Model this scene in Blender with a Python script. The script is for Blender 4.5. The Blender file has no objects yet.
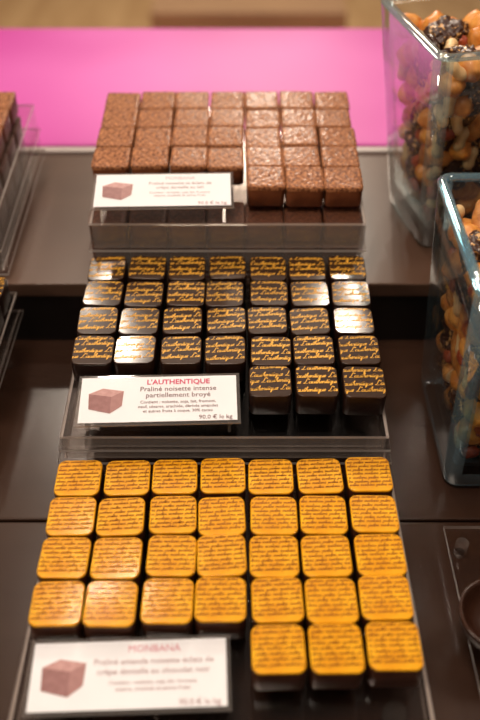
import bpy, bmesh, math, random
from mathutils import Vector, Matrix, noise
random.seed(11)
C = bpy.context.scene.collection
bpy.context.scene.view_settings.view_transform = 'Standard'
CZ = 1.30   # camera height

# ---------------------------------------------------------------- materials
def newmat(name):
    m = bpy.data.materials.new(name); m.use_nodes = True
    nt = m.node_tree; nt.nodes.clear()
    out = nt.nodes.new('ShaderNodeOutputMaterial')
    return m, nt, out
def N(nt, t, **kw):
    n = nt.nodes.new(t)
    for k, v in kw.items():
        if k in n.inputs.keys(): n.inputs[k].default_value = v
        else: setattr(n, k, v)
    return n
def c4(c): return (c[0], c[1], c[2], 1.0)

def pbr(name, col, col2=None, rough=0.4, scale=50, spec=0.5, bump=0.0, bscale=200, stretch=(1,1,1), coat=0.0, crough=0.09, thresh=None, det=4.0, bdist=0.001):
    m, nt, out = newmat(name)
    b = N(nt, 'ShaderNodeBsdfPrincipled')
    b.inputs['Base Color'].default_value = c4(col)
    b.inputs['Roughness'].default_value = rough
    b.inputs['Specular IOR Level'].default_value = spec
    b.inputs['Coat Weight'].default_value = coat
    b.inputs['Coat Roughness'].default_value = crough
    tc = N(nt, 'ShaderNodeTexCoord')
    mp = N(nt, 'ShaderNodeMapping'); mp.inputs['Scale'].default_value = stretch
    nt.links.new(tc.outputs['Object'], mp.inputs['Vector'])
    if col2 is not None:
        nz = N(nt, 'ShaderNodeTexNoise'); nz.inputs['Scale'].default_value = scale; nz.inputs['Detail'].default_value = det
        nt.links.new(mp.outputs[0], nz.inputs['Vector'])
        cr = N(nt, 'ShaderNodeValToRGB')
        a, bb = thresh if thresh else (0.35, 0.65)
        cr.color_ramp.elements[0].position = a; cr.color_ramp.elements[1].position = bb
        cr.color_ramp.elements[0].color = c4(col); cr.color_ramp.elements[1].color = c4(col2)
        nt.links.new(nz.outputs['Fac'], cr.inputs['Fac'])
        nt.links.new(cr.outputs['Color'], b.inputs['Base Color'])
    if bump > 0:
        n2 = N(nt, 'ShaderNodeTexNoise'); n2.inputs['Scale'].default_value = bscale; n2.inputs['Detail'].default_value = 3
        nt.links.new(mp.outputs[0], n2.inputs['Vector'])
        bp = N(nt, 'ShaderNodeBump'); bp.inputs['Strength'].default_value = bump; bp.inputs['Distance'].default_value = bdist
        nt.links.new(n2.outputs['Fac'], bp.inputs['Height'])
        nt.links.new(bp.outputs[0], b.inputs['Normal'])
    nt.links.new(b.outputs[0], out.inputs[0])
    return m

def clear(name, tint=(0.93,0.93,0.92), rough=0.03, body=0.0, bodycol=(0.5,0.5,0.5), f0=0.04, gcol=1.0):
    m, nt, out = newmat(name)
    tr = N(nt, 'ShaderNodeBsdfTransparent'); tr.inputs[0].default_value = c4(tint)
    gl = N(nt, 'ShaderNodeBsdfGlossy'); gl.inputs['Roughness'].default_value = rough; gl.inputs[0].default_value = (gcol,gcol,gcol,1)
    lw = N(nt, 'ShaderNodeLayerWeight'); lw.inputs['Blend'].default_value = 0.5
    pw = N(nt, 'ShaderNodeMath', operation='POWER'); pw.inputs[1].default_value = 5.0
    ml = N(nt, 'ShaderNodeMath', operation='MULTIPLY_ADD'); ml.inputs[1].default_value = 1-f0; ml.inputs[2].default_value = f0
    nt.links.new(lw.outputs['Facing'], pw.inputs[0]); nt.links.new(pw.outputs[0], ml.inputs[0])
    mx = N(nt, 'ShaderNodeMixShader')
    nt.links.new(ml.outputs[0], mx.inputs[0])
    base = tr
    if body > 0:
        df = N(nt, 'ShaderNodeBsdfDiffuse'); df.inputs[0].default_value = c4(bodycol)
        m2 = N(nt, 'ShaderNodeMixShader'); m2.inputs[0].default_value = body
        nt.links.new(tr.outputs[0], m2.inputs[1]); nt.links.new(df.outputs[0], m2.inputs[2])
        base = m2
    nt.links.new(base.outputs[0], mx.inputs[1]); nt.links.new(gl.outputs[0], mx.inputs[2])
    nt.links.new(mx.outputs[0], out.inputs[0])
    return m

M_choc   = pbr('dark_chocolate', (0.050,0.013,0.006), (0.075,0.022,0.009), rough=0.38, scale=80, spec=0.35)
M_chocbk = pbr('very_dark_chocolate', (0.013,0.0045,0.0025), (0.021,0.008,0.005), rough=0.35, scale=80, spec=0.35)
M_gold   = pbr('orange_gold_transfer', (0.72,0.295,0.003), (0.90,0.44,0.010), rough=0.42, scale=70, spec=0.15, bump=0.3, bscale=200, coat=0.42, crough=0.14)
M_goldtx = pbr('brown_script_ink', (0.28,0.082,0.003), rough=0.45, spec=0.2)
M_dktop  = pbr('dark_glossy_transfer', (0.028,0.0095,0.003), (0.044,0.016,0.005), rough=0.4, scale=90, spec=0.15, bump=0.2, bscale=220, coat=0.6, crough=0.11)
M_dktx   = pbr('gold_script_ink', (0.88,0.44,0.045), rough=0.4, spec=0.3)
M_milk   = pbr('milk_chocolate', (0.14,0.038,0.013), (0.19,0.056,0.020), rough=0.5, scale=120, bump=0.3, bscale=400, spec=0.25)
M_crumb  = pbr('milk_chocolate_crumb', (0.13,0.035,0.011), (0.58,0.235,0.092), rough=0.6, scale=560, bump=1.0, bscale=1300, bdist=0.0009, thresh=(0.36,0.68), spec=0.22, coat=0.10, crough=0.16, det=2.0)
M_crumbdk= pbr('shaded_chocolate_crumb', (0.06,0.017,0.007), (0.17,0.062,0.027), rough=0.5, scale=560, bump=1.0, bscale=900, bdist=0.001)  # darker copy of the crumb; shade of the lower tiers put into the colour
M_milkdk = pbr('shaded_milk_chocolate', (0.08,0.024,0.010), (0.10,0.034,0.016), rough=0.45, scale=120)  # same milk chocolate, darkened in colour to stand for lower-tier shade
M_shelf  = pbr('dark_brown_laminate', (0.032,0.0140,0.0085), (0.040,0.0190,0.0115), rough=0.24, scale=5, stretch=(1,4,1), bump=0.04, bscale=300)
M_shelf2 = pbr('brown_laminate', (0.078,0.040,0.026), (0.092,0.050,0.033), rough=0.30, scale=5, stretch=(1,4,1), bump=0.04, bscale=300)
M_black  = pbr('black_riser', (0.006,0.004,0.004), (0.01,0.007,0.006), rough=0.4, scale=10)
M_trim   = pbr('pale_metal_trim', (0.45,0.38,0.36), (0.5,0.42,0.4), rough=0.35, scale=20)
M_pink   = pbr('magenta_pink_laminate', (0.52,0.050,0.33), (0.68,0.13,0.48), rough=0.45, scale=3.5, det=1.5, spec=0.3)
M_floor  = pbr('tan_wood_floor', (0.50,0.30,0.14), (0.62,0.40,0.20), rough=0.6, scale=2, stretch=(6,1,1))
M_wall   = pbr('beige_wall', (0.55,0.40,0.26), (0.6,0.44,0.3), rough=0.8, scale=2)
M_bench  = pbr('brown_bench_wood', (0.36,0.21,0.115), (0.42,0.25,0.135), rough=0.6, scale=4, stretch=(1,6,1))
M_card   = pbr('white_card', (0.78,0.77,0.80), (0.82,0.81,0.84), rough=0.5, scale=30, spec=0.2)
M_red    = pbr('red_print', (0.58,0.05,0.13), rough=0.5)
M_redpale= pbr('faded_red_print', (0.64,0.36,0.40), rough=0.5)
M_redmid = pbr('soft_red_print', (0.62,0.20,0.25), rough=0.5)
M_grey   = pbr('grey_brown_print', (0.17,0.08,0.085), rough=0.5)
M_greyl  = pbr('faded_brown_print', (0.40,0.26,0.27), rough=0.5)
M_picA   = pbr('picture_top', (0.44,0.22,0.21), (0.52,0.29,0.27), rough=0.5, scale=300)
M_picB   = pbr('picture_front', (0.24,0.095,0.09), (0.29,0.125,0.12), rough=0.5, scale=300)
M_picC   = pbr('picture_side', (0.32,0.145,0.135), (0.36,0.17,0.16), rough=0.5, scale=300)
M_acr    = clear('clear_acrylic', (0.96,0.94,0.93), 0.05, f0=0.04, gcol=0.7)
M_acredge= clear('acrylic_cut_edge', (0.88,0.85,0.83), 0.12, body=0.45, bodycol=(0.82,0.73,0.68))
M_acrfr  = clear('acrylic_front_wall', (0.94,0.92,0.90), 0.08, body=0.16, bodycol=(0.70,0.61,0.56))
M_acrcl  = clear('acrylic_sleeve', (0.96,0.94,0.93), 0.06, body=0.06, bodycol=(0.75,0.68,0.64))
M_glass  = clear('clear_glass', (0.985,0.99,0.99), 0.02, f0=0.05)
M_gledge = clear('thick_glass_edge', (0.80,0.88,0.89), 0.04, body=0.12, bodycol=(0.75,0.84,0.84), f0=0.18)
M_glblue = clear('blue_glass_edge', (0.58,0.79,0.88), 0.04, body=0.14, bodycol=(0.40,0.66,0.78), f0=0.20)
M_hazel  = pbr('roasted_hazelnut', (0.58,0.18,0.018), (0.82,0.37,0.08), rough=0.4, scale=110, bump=0.3, bscale=300)
M_almond = pbr('almond_skin', (0.44,0.14,0.025), (0.66,0.28,0.07), rough=0.45, scale=180, bump=0.4, bscale=500)
M_pale   = pbr('pale_nut', (0.66,0.40,0.17), (0.8,0.56,0.28), rough=0.5, scale=120, bump=0.2)
M_clus   = pbr('chocolate_with_sesame', (0.050,0.016,0.008), (0.62,0.33,0.11), rough=0.30, scale=300, thresh=(0.585,0.62), bump=1.0, bscale=240, det=1.5, bdist=0.0015)
M_disc   = pbr('smooth_dark_chocolate', (0.034,0.012,0.007), (0.050,0.020,0.011), rough=0.22, scale=60)
M_berry  = pbr('dried_cranberry', (0.25,0.03,0.012), (0.40,0.07,0.02), rough=0.35, scale=100, bump=0.5)

# ---------------------------------------------------------------- mesh helpers
def rr(w, d, r, n=5, z=0.0, inset=0.0):
    w = w/2-inset; d = d/2-inset; r = max(r-inset, 0.0002)
    pts = []
    for cx, cy, a0 in ((w-r,d-r,0),(-w+r,d-r,90),(-w+r,-d+r,180),(w-r,-d+r,270)):
        for i in range(n+1):
            a = math.radians(a0+90*i/n)
            pts.append(Vector((cx+r*math.cos(a), cy+r*math.sin(a), z)))
    return pts
def loft(layers, mats=(), name='m', smooth=True, capmat=0, cap0=True, cap1=True, matf=None):
    bm = bmesh.new()
    rows = [[bm.verts.new(p) for p in L] for L in layers]
    n = len(rows[0])
    for k in range(len(rows)-1):
        for i in range(n):
            f = bm.faces.new((rows[k][i], rows[k][(i+1)%n], rows[k+1][(i+1)%n], rows[k+1][i]))
            f.smooth = smooth
            if matf: f.material_index = matf(k, i)
    if cap0: f = bm.faces.new(list(reversed(rows[0]))); f.material_index = capmat
    if cap1: f = bm.faces.new(rows[-1]); f.material_index = capmat
    bmesh.ops.recalc_face_normals(bm, faces=bm.faces)
    me = bpy.data.meshes.new(name); bm.to_mesh(me); bm.free()
    for m in mats: me.materials.append(m)
    return me
def hexa(bot, top, mats, name='hexa', sidemat=0, capmat=0):
    return loft([[Vector(p) for p in bot], [Vector(p) for p in top]], mats, name, smooth=False, capmat=capmat, matf=lambda k,i: sidemat)
def boxm(x0,x1,y0,y1,z0,z1, mats, name='box', bev=0.0, sidemat=0):
    bm = bmesh.new()
    bmesh.ops.create_cube(bm, size=1.0)
    for v in bm.verts:
        v.co = Vector(((x0+x1)/2+v.co.x*(x1-x0), (y0+y1)/2+v.co.y*(y1-y0), (z0+z1)/2+v.co.z*(z1-z0)))
    for f in bm.faces:
        if abs(f.normal.z) < 0.5: f.material_index = sidemat
    if bev > 0:
        bmesh.ops.bevel(bm, geom=list(bm.edges), offset=bev, segments=2, affect='EDGES', profile=0.7)
    me = bpy.data.meshes.new(name); bm.to_mesh(me); bm.free()
    for m in mats: me.materials.append(m)
    return me
def obj(name, me, parent=None, loc=(0,0,0), rot=(0,0,0)):
    o = bpy.data.objects.new(name, me); C.objects.link(o)
    o.location = loc; o.rotation_euler = rot
    if parent: o.parent = parent
    return o
def root(name, label, cat, loc=(0,0,0), rot=(0,0,0), group=None):
    o = bpy.data.objects.new(name, None); C.objects.link(o)
    o.empty_display_size = 0.01
    o.location = loc; o.rotation_euler = rot
    o['label'] = label; o['category'] = cat
    if group: o['group'] = group
    return o
def copy_thing(src, parts, loc, rot):
    r = src.copy(); C.objects.link(r); r.location = loc; r.rotation_euler = rot
    for p in parts:
        q = p.copy(); q.parent = r; C.objects.link(q)
    return r

def textmesh(s, size, shear=0.0, offset=0.0, align='LEFT', spacing=1.0):
    cu = bpy.data.curves.new('t', 'FONT'); cu.body = s; cu.size = size; cu.shear = shear
    cu.offset = offset; cu.align_x = align; cu.resolution_u = 2; cu.space_character = spacing
    o = bpy.data.objects.new('t', cu); C.objects.link(o)
    bpy.context.view_layer.update()
    dg = bpy.context.evaluated_depsgraph_get()
    me = bpy.data.meshes.new_from_object(o.evaluated_get(dg))
    bpy.data.objects.remove(o); 
    return me
def finish_text(bm, mat, name, clip=None):
    if clip:
        cx, cy = clip
        for co, no in (((cx,0,0),(1,0,0)),((-cx,0,0),(-1,0,0)),((0,cy,0),(0,1,0)),((0,-cy,0),(0,-1,0)),
                       ((cx-0.0012,cy-0.0012,0),(.7071,.7071,0)),((-cx+0.0012,cy-0.0012,0),(-.7071,.7071,0)),((cx-0.0012,-cy+0.0012,0),(.7071,-.7071,0)),((-cx+0.0012,-cy+0.0012,0),(-.7071,-.7071,0))):
            bmesh.ops.bisect_plane(bm, geom=bm.verts[:]+bm.edges[:]+bm.faces[:], plane_co=co, plane_no=no, clear_outer=True)
    for f in bm.faces:
        if f.normal.z < 0: f.normal_flip()
    me = bpy.data.meshes.new(name); bm.to_mesh(me); bm.free()
    me.materials.clear(); me.materials.append(mat)
    for p in me.polygons: p.material_index = 0
    return me
def join_text(items, mat, name):
    bm = bmesh.new()
    for (s,size,shear,off,al,x,y,rd) in items:
        me = textmesh(s,size,shear,off,al)
        me.transform(Matrix.Translation((x,y,0)) @ Matrix.Rotation(math.radians(rd),4,'Z'))
        bm.from_mesh(me); bpy.data.meshes.remove(me)
    return finish_text(bm, mat, name)

# cursive alphabet drawn as pen strokes (x-height = 1)
G = {
 'a': (1.12, [[(.9,.9),(.45,1),(.05,.5),(.3,0),(.7,.3),(.9,.95),(.85,.2),(1.0,.03),(1.15,.3)]]),
 'u': (1.08, [[(0,.3),(.15,1),(.1,.25),(.35,0),(.68,.35),(.8,1),(.77,.2),(.93,.03),(1.1,.3)]]),
 't': (.60, [[(0,.3),(.3,1),(.4,1.7),(.25,.3),(.4,.02),(.62,.3)],[(0,1.15),(.65,1.22)]]),
 'h': (1.05, [[(0,.3),(.4,1.3),(.5,2.0),(.3,2.1),(.2,1.4),(.12,0),(.3,.7),(.6,1),(.75,.7),(.72,.15),(.9,.03),(1.08,.3)]]),
 'e': (.66, [[(0,.3),(.45,.6),(.5,.92),(.25,1),(.08,.5),(.3,.02),(.68,.3)]]),
 'n': (1.05, [[(0,.3),(.15,1),(.1,0),(.3,.8),(.6,1),(.75,.7),(.72,.15),(.9,.03),(1.08,.3)]]),
 'm': (1.65, [[(0,.3),(.15,1),(.1,0),(.3,.8),(.55,1),(.68,.7),(.66,0),(.9,.85),(1.15,1),(1.3,.7),(1.28,.15),(1.45,.03),(1.65,.3)]]),
 'i': (.48, [[(0,.3),(.18,1),(.15,.2),(.3,.02),(.5,.3)],[(.28,1.45),(.34,1.6)]]),
 'q': (1.15, [[(.9,.9),(.45,1),(.05,.5),(.3,0),(.7,.3),(.92,1),(.8,-.9),(1.0,-.75),(1.2,.3)]]),
 'L': (1.25, [[(.95,1.8),(.8,2.3),(.5,2.0),(.4,.9),(.1,.1),(-.15,.1),(.05,.32),(.6,.0),(1.2,.15)]]),
 "'": (.25, [[(.1,2.1),(.0,1.65)]]),
 'o': (.85, [[(.5,1),(.1,.7),(.1,.2),(.4,0),(.7,.3),(.6,.85),(.5,.95),(.88,.8)]]),
 'b': (.82, [[(0,.3),(.4,1.6),(.35,2.1),(.15,1.7),(.1,.2),(.4,0),(.65,.4),(.55,.8),(.85,.7)]]),
 'l': (.55, [[(0,.3),(.4,1.5),(.35,2.1),(.15,1.7),(.15,.2),(.35,0),(.58,.3)]]),
 'r': (.75, [[(0,.3),(.2,1.05),(.3,.85),(.58,.9),(.48,.2),(.6,.02),(.78,.3)]]),
 'p': (.95, [[(0,.3),(.2,1),(.05,-.9)],[(.12,.6),(.5,1),(.72,.6),(.45,0),(.15,.1),(.6,.05),(.98,.3)]]),
 ' ': (1.1, []),
}
def cr_smooth(P, sub=3):
    if len(P) < 3: return [Vector(p) for p in P]
    P = [Vector(p) for p in P]; out = []
    Q = [P[0]]+P+[P[-1]]
    for i in range(1,len(Q)-2):
        p0,p1,p2,p3 = Q[i-1:i+3]
        for s in range(sub):
            t = s/sub
            out.append(0.5*((2*p1)+(p2-p0)*t+(2*p0-5*p1+4*p2-p3)*t*t+(3*p1-p0-3*p2+p3)*t**3))
    out.append(P[-1]); return out
def script(lines, xh, wid, slant, rot, mat, name, clip, zz=0.0, sx=1.0):
    """lines: (text, x, y)"""
    bm = bmesh.new(); Rm = Matrix.Rotation(math.radians(rot),2)
    for s,x0,y0 in lines:
        x = 0
        for ch in s:
            adv, strokes = G[ch]
            for st in strokes:
                pts = [Rm @ Vector((((x+p.x)*sx+p.y*slant)*xh, p.y*xh)) + Vector((x0,y0)) for p in cr_smooth(st)]
                L = []; 
                for i,p in enumerate(pts):
                    d = pts[min(i+1,len(pts)-1)]-pts[max(i-1,0)]
                    if d.length < 1e-9: d = Vector((1,0))
                    d.normalize(); nrm = Vector((-d.y,d.x))*wid*0.5*(0.55+0.95*abs(d.y))
                    L.append((bm.verts.new((p.x+nrm.x,p.y+nrm.y,zz)), bm.verts.new((p.x-nrm.x,p.y-nrm.y,zz))))
                for a,b in zip(L,L[1:]): 
                    bm.faces.new((a[1],b[1],b[0],a[0]))
            x += adv
    bm.normal_update()
    return finish_text(bm, mat, name, clip)

# ---------------------------------------------------------------- room
def struct(name, me):
    o = obj(name, me); o['kind'] = 'structure'; return o
struct('floor', boxm(-4,4,-2,7,-0.1,0,[M_floor],'floor'))
struct('wall_back', boxm(-4,4,7,7.1,0,3.2,[M_wall],'wall_back'))

b = root('wooden_bench','low brown wooden bench standing on the tan floor','bench',(0.03,3.05,0))
obj('seat', boxm(-0.33,0.33,-0.22,0.22,0.25,0.31,[M_bench],'bench_seat',0.01), b)
for x in (-0.27,0.27):
    for y in (-0.17,0.17):
        obj('leg', boxm(x-0.025,x+0.025,y-0.025,y+0.025,0,0.25,[M_bench],'bench_leg',0.004), b)

# display counter
LZ = CZ-0.43; UZ = CZ-0.373; RY = 0.499
b = root('display_counter','dark brown laminate display counter carrying chocolate trays','counter',(0,0,0))
obj('shelf_board', boxm(-0.75,0.75,0.3255,0.72,LZ-0.03,LZ,[M_shelf],'lower_shelf',0.0015), b)
obj('shelf_board', boxm(-0.75,0.75,-0.15,0.3235,LZ-0.03,LZ,[M_shelf],'lower_shelf_front',0.0015), b)
obj('cabinet_body', boxm(-0.74,0.74,-0.13,0.71,0.0,LZ-0.03,[M_black],'cabinet_body'), b)
b = root('raised_display_step','raised brown laminate step with black riser on the counter','shelf',(0,0,LZ))
obj('riser', boxm(-0.75,0.75,RY+0.002,0.698,0.0,UZ-0.012-LZ,[M_black],'riser'), b)
obj('step_board', boxm(-0.75,0.75,RY,0.700,UZ-0.012-LZ,UZ-LZ,[M_shelf2],'upper_shelf',0.0015), b)
obj('edge_trim', boxm(-0.75,0.75,0.700,0.708,UZ-0.02-LZ,UZ+0.003-LZ,[M_trim],'edge_trim',0.001), b)
b = root('pink_counter','glossy magenta pink countertop behind the chocolate display','counter',(0,0,0))
obj('countertop', boxm(-1.2,1.2,0.722,1.02,UZ-0.04,UZ-0.002,[M_pink],'pink_top',0.004), b)
obj('base', boxm(-1.15,1.15,0.73,0.99,0,UZ-0.04,[M_pink],'pink_base'), b)

# ---------------------------------------------------------------- acrylic stands
def stand(label, x0, x1, y0, y1, tilt, zc, yc, levels, surf, T=0.002, front=True):
    r = root('acrylic_display_stand', label, 'display stand', ((x0+x1)/2,(y0+y1)/2,surf+0.0002), group='clear acrylic chocolate stands')
    ox, oy = (x0+x1)/2,(y0+y1)/2
    k = math.tan(math.radians(tilt))
    zt = lambda y: zc + k*(y-yc) - surf
    for j, L in enumerate(levels):
        e = (0.0,0.002,0.0035)[j]
        a,b_,c,d = x0-ox-e, x1-ox+e, y0-oy-e, y1-oy
        zf, zb = zt(y0)-L, zt(y1)-L
        me = hexa([(a,c,zf-T),(b_,c,zf-T),(b_,d,zb-T),(a,d,zb-T)], [(a,c,zf),(b_,c,zf),(b_,d,zb),(a,d,zb)], [M_acr,M_acredge], 'plate', sidemat=1)
        obj('plate', me, r)
    L = levels[-1]
    a,b_,c,d = x0-ox, x1-ox, y0-oy, y1-oy
    zf, zb = zt(y0), zt(y1)
    for s in (a, b_-0.0015):
        me = hexa([(s,c,zf-L),(s+0.0015,c,zf-L),(s+0.0015,d,zb-L),(s,d,zb-L)], [(s,c,zf-T),(s+0.0015,c,zf-T),(s+0.0015,d,zb-T),(s,d,zb-T)], [M_acr,M_acredge], 'side_panel', sidemat=0, capmat=1)
        obj('side_panel', me, r)
    if front:
      for L0,L1 in zip(levels,levels[1:]):
        me = hexa([(a+0.0016,c,zf-L1+0.0001),(b_-0.0016,c,zf-L1+0.0001),(b_-0.0016,c+0.0015,zf-L1+0.0002),(a+0.0016,c+0.0015,zf-L1+0.0002)],
                  [(a+0.0016,c,zf-L0-T),(b_-0.0016,c,zf-L0-T),(b_-0.0016,c+0.0015,zf-L0-T),(a+0.0016,c+0.0015,zf-L0-T)], [M_acrfr], 'front_panel')
        obj('front_panel', me, r)
    for x in (a+0.015, b_-0.015):
        for y in (c+0.02, d-0.02):
            h = zt(y+oy)-L-T
            if h > 0.001:
                me = loft([[Vector((x+0.006*math.cos(t*math.pi/8), y+0.006*math.sin(t*math.pi/8), z)) for t in range(16)] for z in (0, h-0.0006)], [M_acrcl], 'foot')
                obj('foot', me, r)
    return r

ZT_F = CZ-0.397; ZT_M = CZ-0.369; ZT_T = CZ-0.317
SL = 0.010
stand('clear acrylic stand holding orange printed chocolates', -0.112,0.094, 0.174,0.335, 0, ZT_F, 0.26, [0,0.016], LZ)
stand('clear acrylic stand holding dark chocolates with gold script', -0.110,0.091, 0.345,0.496, 3, ZT_M, 0.43, [0,0.010,0.020], LZ)
stand('tiered clear acrylic stand holding milk chocolate cubes', -0.108,0.090, 0.505,0.668, 4, ZT_T, 0.60, [0,0.0215,0.0415], UZ)
stand('tiered clear acrylic stand with milk chocolates near the counter edge', -0.36,-0.166-SL, 0.505,0.672, 4, ZT_T, 0.60, [0,0.0215,0.0415], UZ)
stand('clear acrylic stand with dark chocolates near the counter edge', -0.36,-0.166, 0.365,0.492, 0, ZT_M-0.006, 0.43, [0,0.017], LZ)

# ---------------------------------------------------------------- chocolates
TW = 0.0262; TH = 0.017
def body_mesh(w, h, mat, name, d=None):
    d = d or w
    ls = [rr(w,d,0.004,5,0,0.0006), rr(w,d,0.004,5,0.0006,0.0001), rr(w,d,0.004,5,h-0.0012,0.0), rr(w,d,0.004,5,h-0.0004,0.0003), rr(w,d,0.004,5,h,0.001)]
    return loft(ls,[mat],name)
def top_mesh(w, z, mat, name):
    ls = [rr(w,w,0.0048,6,z-0.0006,0.0000), rr(w,w,0.0048,6,z+0.0003,0.0002), rr(w,w,0.0048,6,z+0.0006,0.0007)]
    return loft(ls,[mat],name)

me_body_o = body_mesh(TW+0.0002,TH,M_choc,'chocolate_body')
me_top_o = top_mesh(TW+0.0004,TH-0.0002,M_gold,'transfer_top')
let_o = []
for k in range(5):
    rg = random.Random(k)
    lines = [('praline monbana praline monbana praline monbana praline', -0.016-rg.random()*0.016, 0.0103-i*0.0029) for i in range(8)]
    let_o.append(script(lines, 0.00106, 0.00023, 0.35, 1.5, M_goldtx, 'script_lettering', (0.0125,0.0124)))
me_body_d = body_mesh(TW,TH,M_chocbk,'dark_chocolate_body')
me_top_d = top_mesh(TW+0.0002,TH-0.0002,M_dktop,'dark_transfer_top')
let_d = []
for k in range(5):
    rg = random.Random(k+20)
    lines = [("L'authentique L'authentique L'authentique", (-0.0125 if (i+k)%2 else -0.028)-rg.random()*0.004, 0.0078-i*0.0058+0.0006*(k%3)) for i in range(4)]
    let_d.append(script(lines, 0.00180, 0.00031, 0.40, 3, M_dktx, 'gold_lettering', (0.0124,0.0122), sx=1.05))
MW = 0.0276
def crumb(seed, mat):
    bm = bmesh.new(); n = 26; w = MW; g = {}
    for i in range(n+1):
        for j in range(n+1):
            x = (i/n-0.5)*w; y = (j/n-0.5)*w
            m = max(abs(x),abs(y))/(w/2)
            cx = max(abs(x)-(w/2-0.003),0); cy = max(abs(y)-(w/2-0.003),0)
            L = math.hypot(cx,cy)
            if L > 0.003:
                x = math.copysign(w/2-0.003+cx*0.003/L,x); y = math.copysign(w/2-0.003+cy*0.003/L,y)
            edge = 1-max(0,(m-0.9)/0.1)**2
            z = TH-0.0010+0.0006*edge + 0.0004*noise.noise(Vector((x*1100,y*1100,seed*3.1)))
            g[i,j] = bm.verts.new((x,y,z))
    for i in range(n):
        for j in range(n):
            f = bm.faces.new((g[i,j],g[i+1,j],g[i+1,j+1],g[i,j+1])); f.smooth = True
    bnd = [e for e in bm.edges if e.is_boundary]
    ret = bmesh.ops.extrude_edge_only(bm, edges=bnd)
    for v in ret['geom']:
        if isinstance(v, bmesh.types.BMVert): v.co.z = TH-0.0035
    me = bpy.data.meshes.new('crumb_topping'); bm.to_mesh(me); bm.free(); me.materials.append(mat); return me
me_body_m = body_mesh(MW-0.0003,TH-0.0022,M_milk,'milk_chocolate_body')
cr_m = [crumb(s,M_crumb) for s in range(5)]
me_body_l = body_mesh(MW-0.0003,TH-0.0022,M_milkdk,'shaded_milk_chocolate_body')
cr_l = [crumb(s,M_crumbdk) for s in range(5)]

def protos(nm, label, body, tops, lets, grp):
    out = []
    for k in range(5):
        r = root(nm,label,'chocolate',(0,0,0),group=grp)
        ps = [obj('body',body,r)]
        if lets is None: ps.append(obj('crumb_topping',tops[k],r))
        else:
            ps.append(obj('transfer_top',tops,r))
            ps.append(obj('lettering',lets[k],r,(0,0,TH+0.0005)))
        out.append((r,ps))
    return out
P_o = protos('orange_chocolate','square dark chocolate with orange gold top and brown script',me_body_o,me_top_o,let_o,'orange printed chocolates on the clear tray')
P_d = protos('dark_chocolate','square dark chocolate printed with gold script lettering',me_body_d,me_top_d,let_d,'gold script dark chocolates on the clear tray')
P_m = protos('milk_chocolate','square milk chocolate with rough crumbly top',me_body_m,cr_m,None,'milk chocolate cubes on the clear tray')
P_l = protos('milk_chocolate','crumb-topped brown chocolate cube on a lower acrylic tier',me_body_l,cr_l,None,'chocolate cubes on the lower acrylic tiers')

def place(P, rows, cols, zc, yc, tilt, yaw=0.0, xj=0.0007, aj=1.2, tj=1.0, hj=0.0):
    k = math.tan(math.radians(tilt)); n = 0
    for ri,(y,cs) in enumerate(rows):
        for c in cs:
            x = cols[c]; rg = random
            xx = x + rg.uniform(-xj,xj); yy = y + rg.uniform(-xj,xj) + (x+0.010)*math.tan(math.radians(yaw))
            z = zc + k*(yy-yc) + 0.0002
            rot = (math.radians(tilt+rg.uniform(-tj,tj)), math.radians(rg.uniform(-tj,tj)), math.radians(rg.uniform(-aj,aj)+yaw))
            src, parts = P[(n*7+ri*3+c)%5]
            r = copy_thing(src, parts, (xx,yy,z), rot); n += 1
            if hj: r.scale = (1,1,1+rg.uniform(-hj,hj))

PX = 0.0286
cols = [-0.0095+(i-3)*PX for i in range(7)]
full = list(range(7))
place(P_o, [(0.3193,full),(0.2908,full),(0.2633,full),(0.2357,full),(0.2090,[4,5,6])], cols, ZT_F, 0.26, 0, yaw=0.8, tj=1.4, xj=0.0008, aj=1.6)
place(P_d, [(0.4867,full),(0.4590,full),(0.4310,full),(0.4030,full),(0.3750,[4,5,6])], cols, ZT_M, 0.43, 3, tj=1.7, xj=0.0008, aj=1.6)
colsT = [-0.0105+(i-3)*0.0284 for i in range(7)]
place(P_m, [(0.6500,full),(0.6218,full),(0.5936,full),(0.5654,full),(0.5380,[4,5,6])], colsT, ZT_T, 0.60, 4, xj=0.0007, aj=1.8, tj=1.0, hj=0.05)
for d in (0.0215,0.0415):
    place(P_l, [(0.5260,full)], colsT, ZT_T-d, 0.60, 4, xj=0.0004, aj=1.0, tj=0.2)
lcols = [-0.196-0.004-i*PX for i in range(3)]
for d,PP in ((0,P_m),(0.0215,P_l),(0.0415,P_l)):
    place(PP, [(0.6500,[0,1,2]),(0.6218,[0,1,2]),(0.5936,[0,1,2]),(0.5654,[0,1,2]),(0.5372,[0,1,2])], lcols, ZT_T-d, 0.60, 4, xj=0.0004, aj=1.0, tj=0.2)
lcols = [-0.181-i*PX for i in range(2)]
place(P_d, [(0.474,[0,1]),(0.446,[0,1]),(0.418,[0,1])], lcols, ZT_M-0.006, 0.43, 0)
for P in (P_o,P_d,P_m,P_l):
    for r,ps in P:
        for p in ps: bpy.data.objects.remove(p)
        bpy.data.objects.remove(r)

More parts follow.
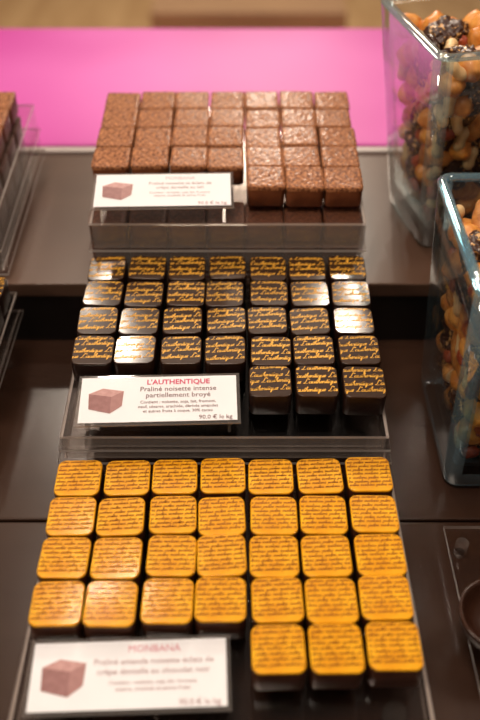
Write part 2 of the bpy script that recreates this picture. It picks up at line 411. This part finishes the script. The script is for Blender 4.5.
# ---------------------------------------------------------------- label cards
def card(label, loc, tilt, yaw, platez, heading, hmat, tmat, lines, price, headsize=0.0052, hoff=0.00012):
    r = root('label_card', label, 'price sign', loc, (0,0,math.radians(yaw)), group='printed price cards on the trays')
    W, H = 0.096, 0.034
    t = math.radians(tilt); rot = (t,0,0)
    obj('card', boxm(-W/2,W/2,-H/2,H/2,-0.0004,0,[M_card],'card'), r, rot=rot)
    obj('sleeve', boxm(-W/2-0.002,W/2+0.002,-H/2-0.002,H/2+0.002,-0.0016,-0.0005,[M_acrcl,M_acredge],'sleeve',sidemat=1), r, rot=rot)
    gap = loc[2]-platez
    for sx in (-W/2+0.004, W/2-0.006):
        yf, yb = -H/2*math.cos(t), H/2*math.cos(t)
        zf, zb = -H/2*math.sin(t)-0.0018, H/2*math.sin(t)-0.0018
        me = hexa([(sx,yf,-gap+0.0002),(sx+0.002,yf,-gap+0.0002),(sx+0.002,yb,-gap+0.0002),(sx,yb,-gap+0.0002)],
                  [(sx,yf,zf),(sx+0.002,yf,zf),(sx+0.002,yb,zb),(sx,yb,zb)],[M_acrcl],'support')
        obj('support', me, r)
    bm = bmesh.new()
    def poly(ps, mi):
        f = bm.faces.new([bm.verts.new((x,y,0)) for x,y in ps]); f.material_index = mi
    poly([(-0.043,0.0045),(-0.0345,0.0085),(-0.0215,0.0062),(-0.029,0.0020)],0)
    poly([(-0.043,0.0045),(-0.029,0.0020),(-0.0292,-0.0105),(-0.0424,-0.0070)],1)
    poly([(-0.029,0.0020),(-0.0215,0.0062),(-0.0222,-0.0050),(-0.0292,-0.0105)],2)
    me = bpy.data.meshes.new('picture'); bm.to_mesh(me); bm.free()
    for m in (M_picA,M_picB,M_picC): me.materials.append(m)
    def lay(name, me):
        o = obj(name, me, r, loc=(0,-math.sin(t)*0.0002,math.cos(t)*0.0002), rot=rot); return o
    lay('chocolate_picture', me)
    cx = 0.012
    lay('heading', join_text([(heading,headsize,0,hoff,'CENTER',cx,0.0110,0)],hmat,'heading'))
    lay('description', join_text([(s,sz,0,0.00002,'CENTER',cx,y,0) for s,sz,y in lines],tmat,'description'))
    lay('price', join_text([(price,0.0042,0,0.00002,'RIGHT',0.045,-0.0158,0)],tmat,'price'))
card('white price card with red heading and hazelnut praline text', (-0.0500,0.3627,CZ-0.3585), 9, 1.8, CZ-0.372, "L'AUTHENTIQUE", M_red, M_grey,
     [("Praliné noisette intense",0.0050,0.0058),("partiellement broyé",0.0050,0.0010),("Contient : noisette, soja, lait, froment,",0.0030,-0.0035),("oeuf, sésame, arachide, dérivés amandes",0.0030,-0.0069),("et autres fruits à coque. 30% cacao",0.0030,-0.0103)], "90.0 € le kg")
card('white price card with red brand heading and praline text', (-0.0546,0.2000,CZ-0.388), 5, 2.0, ZT_F, "MONBANA", M_redmid, M_greyl,
     [("Praliné amande noisette éclats de",0.0044,0.0050),("crêpe dentelle au chocolat noir",0.0044,0.0000),("Contient : noisette, soja, lait, froment,",0.0028,-0.0050),("sésame, arachide et autres fruits",0.0028,-0.0082)], "90.0 € le kg", hoff=0)
card('white price card in front of the milk chocolate cubes', (-0.0546,0.5180,CZ-0.3040), 10, 1.5, CZ-0.3225, "MONBANA", M_redpale, M_greyl,
     [("Praliné noisette et éclats de",0.0040,0.0055),("crêpe dentelle au lait",0.0040,0.0010),("Contient : noisette, soja, lait, froment,",0.0028,-0.0040),("sésame, arachide et autres fruits",0.0028,-0.0072)], "90.0 € le kg", headsize=0.0042, hoff=0)

# ---------------------------------------------------------------- glass vases with nuts
def vase(label, loc, yaw, wb, wt, h, edge):
    r = root('glass_vase', label, 'vase', loc, (0,0,math.radians(yaw)))
    n = 5; rc = 0.010
    def L(z, w, ins): return rr(w, w, rc, n, z, ins)
    W = lambda z: wb+(wt-wb)*z/h
    th = 0.0055; bz = 0.10
    out = [L(0,wb,0.004), L(0.0015,wb,0.0012), L(0.004,wb,0.0)] + [L(z,W(z),0) for z in (h*bz,h*0.3,h*0.6,h)]
    inn = [L(h,wt,th)] + [L(z,W(z),th) for z in (h*0.6,h*0.3,h*bz+0.002)] + [L(h*bz,W(h*bz),th+0.004)]
    m = n+1
    def mf(k,i): return 1 if (i % m) != m-1 or k <= 2 or k == len(out)-1 else 0
    me = loft(out+inn, [M_glass, edge], 'vase_body', matf=mf, capmat=1)
    obj('body', me, r)
    rim = [L(h+0.0001,wt,-0.0006),L(h+0.0022,wt,-0.0006),L(h+0.0038,wt,0.0010),L(h+0.0038,wt,th-0.001),L(h+0.0022,wt,th+0.0003),L(h+0.0001,wt,th+0.0003)]
    rim.append(rim[0])
    obj('rim', loft(rim,[edge],'vase_rim',cap0=False,cap1=False), r)
    return r, W, th

SC = {'hazelnut':1.32,'almond':1.50,'chocolate_cluster':1.22,'cranberry':1.0,'chocolate_disc':1.15,'peanut':1.0}
def blob(kind, seed):
    bm = bmesh.new()
    bmesh.ops.create_icosphere(bm, subdivisions=4 if kind=='chocolate_cluster' else 3, radius=1.0)
    for v in bm.verts:
        p = v.co.copy()
        if kind == 'hazelnut':
            s = 0.0068*(1+0.16*noise.noise(p*2+Vector((seed,0,0))))
            q = p*s; q.z *= 1.08
            if p.z > 0.7: q.z += (p.z-0.7)*0.006
        elif kind == 'almond':
            tpr = 1-0.35*p.y
            q = Vector((p.x*0.0062*tpr, p.y*0.0115, p.z*0.0040*tpr)) * (1+0.08*noise.noise(p*3+Vector((seed,0,0))))
        elif kind == 'chocolate_cluster':
            f = 0.93+0.65*noise.noise(p*1.6+Vector((seed*5,0,0)))+0.42*noise.noise(p*4.0+Vector((seed*3,2,0)))+0.20*noise.noise(p*11+Vector((seed*3,2,5)))
            f = max(0.6,min(1.18,f))
            q = Vector((p.x*0.0125,p.y*0.0105,p.z*0.0066))*f
        elif kind == 'cranberry':
            q = Vector((p.x*0.0062,p.y*0.0046,p.z*0.0035))*(1+0.3*noise.noise(p*2.5+Vector((seed,0,0))))
        elif kind == 'chocolate_disc':
            q = Vector((p.x*0.0125,p.y*0.0125,math.copysign(min(abs(p.z),0.5)*0.005,p.z)))
        elif kind == 'peanut':
            pinch = 1-0.28*math.exp(-(p.y/0.35)**2)
            q = Vector((p.x*0.0052*pinch,p.y*0.0095,p.z*0.0050*pinch))
        v.co = q*SC[kind]
    for f in bm.faces: f.smooth = True
    me = bpy.data.meshes.new(kind); bm.to_mesh(me); bm.free()
    me.materials.append({'hazelnut':M_hazel,'almond':M_almond,'chocolate_cluster':M_clus,'cranberry':M_berry,'chocolate_disc':M_disc,'peanut':M_pale}[kind])
    return me
kinds = {k:[blob(k,s) for s in range(6)] for k in SC}
klabel = {'hazelnut':'roasted orange hazelnut in the glass vase','almond':'brown skinned almond in the glass vase','chocolate_cluster':'dark chocolate cluster speckled with sesame in glass vase',
          'cranberry':'dried red cranberry in the glass vase','chocolate_disc':'smooth round dark chocolate disc in glass vase','peanut':'pale roasted peanut in the glass vase'}
kcat = {'hazelnut':'nut','almond':'nut','chocolate_cluster':'chocolate','cranberry':'dried fruit','chocolate_disc':'chocolate','peanut':'nut'}
krad = {k:v*SC[k] for k,v in {'hazelnut':0.0074,'almond':0.0100,'chocolate_cluster':0.0128,'cranberry':0.006,'chocolate_disc':0.0125,'peanut':0.0085}.items()}
kflat = {k:v*SC[k] for k,v in {'hazelnut':0.0074,'almond':0.0054,'chocolate_cluster':0.0076,'cranberry':0.0042,'chocolate_disc':0.0035,'peanut':0.0054}.items()}

def fill(vroot, W, h, th, top, seed, weights, grp, tag):
    rg = random.Random(seed)
    Mv = Matrix.Translation(vroot.location) @ vroot.rotation_euler.to_matrix().to_4x4()
    z0 = h*0.10+0.003
    zs = [z0 + (top-0.018-z0)*i/14 for i in range(15)]
    ls = []
    for z in zs:
        w = W(z)-2*th-0.018
        L = []
        for t in range(64):
            a = t*math.pi/32; s = max(abs(math.cos(a)),abs(math.sin(a)))
            q = Vector((math.cos(a)*w/2/s, math.sin(a)*w/2/s, z))
            q.xy *= 1+0.06*noise.noise(q*90)
            L.append(q)
        ls.append(L)
    o = obj('chocolate_crumbs', loft(ls,[M_clus],'crumb_core'), None, vroot.location, vroot.rotation_euler)
    o['label'] = 'dark chocolate and seed crumbs packed in the '+tag; o['category'] = 'crumbs'; o['kind'] = 'stuff'
    placed = []; cnt = 0
    wn = {k:v for k,v in weights.items() if k != '_n'}; ks = list(wn)
    for attempt in range(20000):
        if cnt >= 285: break
        if attempt < 2500:
            if cnt > weights['_n']: continue
            k = rg.choices(('chocolate_cluster','almond','hazelnut'),(0.45,0.35,0.20))[0]
        else: k = rg.choices(ks, [wn[q] for q in ks])[0]
        R = krad[k]; rz = R*0.8
        z = rg.uniform(z0+rz, top-rz*0.3)
        flat = kflat[k]
        hwf = W(z-R*0.9)/2 - th - flat - 0.0004
        hw = W(z-R*0.9)/2 - th - R - 0.0004
        face = rg.random(); onface = None
        if face < 0.42: x = -hwf; y = rg.uniform(-hw,hw); onface='x'
        elif face < 0.74: y = -hwf; x = rg.uniform(-hw,hw); onface='y'
        else: x = rg.uniform(-hw,hw); y = rg.uniform(-hw,hw); z = top - rg.random()*0.014
        p = Vector((x,y,z))
        if any((p-q).length < (R+rq)*0.64 for q,rq in placed): continue
        placed.append((p,R))
        o = bpy.data.objects.new(k, rg.choice(kinds[k])); C.objects.link(o)
        spin = Matrix.Rotation(rg.uniform(0,6.28),4,'Z')
        tl = Matrix.Rotation(rg.uniform(-0.10,0.10),4,'X')
        if onface == 'x': R4 = Matrix.Rotation(math.pi/2,4,'Y') @ tl @ spin
        elif onface == 'y': R4 = Matrix.Rotation(math.pi/2,4,'X') @ tl @ spin
        else: R4 = Matrix.Rotation(rg.uniform(-0.6,0.6),4,'X') @ Matrix.Rotation(rg.uniform(-0.6,0.6),4,'Y') @ spin
        o.matrix_world = Mv @ Matrix.Translation(p) @ R4
        o['label'] = klabel[k]; o['category'] = kcat[k]; o['group'] = grp
        cnt += 1
v1,W1,t1 = vase('tall clear tapered glass vase filled with nut chocolates', (0.173,0.590,UZ), 12, 0.080,0.120,0.160, M_gledge)
fill(v1,W1,0.160,t1,0.150,3,{'hazelnut':1.8,'almond':2.5,'chocolate_cluster':4,'cranberry':0.1,'chocolate_disc':2.5,'peanut':0.8,'_n':80},'nuts and chocolates in the tall vase','tall vase')
v2,W2,t2 = vase('bluish clear glass vase filled with nuts and chocolate', (0.1875,0.4030,LZ), 0, 0.106,0.128,0.165, M_glblue)
fill(v2,W2,0.165,t2,0.150,5,{'hazelnut':1.5,'almond':3,'chocolate_cluster':4,'cranberry':0.1,'chocolate_disc':2.5,'peanut':0.8,'_n':80},'nuts and chocolates in the bluish vase','bluish vase')

# ---------------------------------------------------------------- bowl on plate
b = root('acrylic_plate','clear flat acrylic plate carrying a dark bowl','plate',(0.19,0.225,LZ))
obj('plate', boxm(-0.065,0.065,-0.085,0.085,0.011,0.014,[M_acr,M_acredge],'plate',sidemat=1), b)
for x in (-0.055,0.055):
    for y in (-0.075,0.075):
        obj('foot', loft([[Vector((x+0.004*math.cos(t*math.pi/6), y+0.004*math.sin(t*math.pi/6), z)) for t in range(12)] for z in (0,0.0108)],[M_acrcl],'foot'), b)
prof = [(0.010,0),(0.016,0.003),(0.0205,0.010),(0.0225,0.019),(0.0222,0.0205),(0.0210,0.0205),(0.0200,0.018),(0.0175,0.0095),(0.012,0.005),(0.004,0.004)]
me = loft([[Vector((a*math.cos(t*math.pi/24),a*math.sin(t*math.pi/24),z)) for t in range(48)] for a,z in prof],[M_disc],'bowl')
o = obj('dark_bowl', me, None, (0.1395,0.238,LZ+0.0142)); o['label']='small round dark brown bowl on the acrylic plate'; o['category']='bowl'

# ---------------------------------------------------------------- lights
def area(name, loc, target, size, power, col):
    l = bpy.data.lights.new(name,'AREA'); l.size = size; l.energy = power; l.color = col; l.shape = 'DISK'
    o = bpy.data.objects.new(name,l); C.objects.link(o); o.location = loc
    o.rotation_euler = (Vector(target)-Vector(loc)).to_track_quat('-Z','Y').to_euler()
W1c = (1.0,0.85,0.70)
area('key_light',( -0.25,0.15,2.7),(0,0.4,0.9),0.7,20,W1c)  # soft overhead key, added for general light and kept out of mirror reflections
area('key_light',( -0.31,1.18,2.4),(-0.03,0.27,0.9),0.06,3.2,W1c)
area('key_light',( -0.46,1.90,2.4),(-0.05,0.44,0.9),0.08,4.5,W1c)
area('key_light',( 0.36,2.00,2.4),(0.05,0.44,0.9),0.06,3.4,W1c)
area('key_light',( 0.13,3.00,2.5),(0.03,0.64,1.0),0.10,20,W1c)
area('key_light',( 1.0,0.7,2.5),(0.15,0.5,0.9),0.4,6,W1c)
area('vase_fill_light',( -1.3,-0.1,1.9),(0.15,0.5,1.0),0.3,9,W1c)  # unseen fill light added to brighten the left faces of the vases
area('key_light',( 0.0,3.6,2.9),(0,3.2,0),0.8,45,(1.0,0.85,0.66))
w = bpy.data.worlds.new('w'); bpy.context.scene.world = w; w.use_nodes = True
w.node_tree.nodes['Background'].inputs[0].default_value = (1.0,0.80,0.66,1)
w.node_tree.nodes['Background'].inputs[1].default_value = 0.12

# ---------------------------------------------------------------- camera
cam = bpy.data.cameras.new('cam'); co = bpy.data.objects.new('camera',cam); C.objects.link(co)
cam.sensor_fit = 'VERTICAL'; cam.sensor_height = 36; cam.lens = 36*830/720
cam.clip_start = 0.01; cam.clip_end = 50
co.location = (0,0,CZ); co.rotation_euler = (math.radians(90-42),0,0)
cam.dof.use_dof = True; cam.dof.focus_distance = 0.52; cam.dof.aperture_fstop = 4.2
bpy.context.scene.camera = co
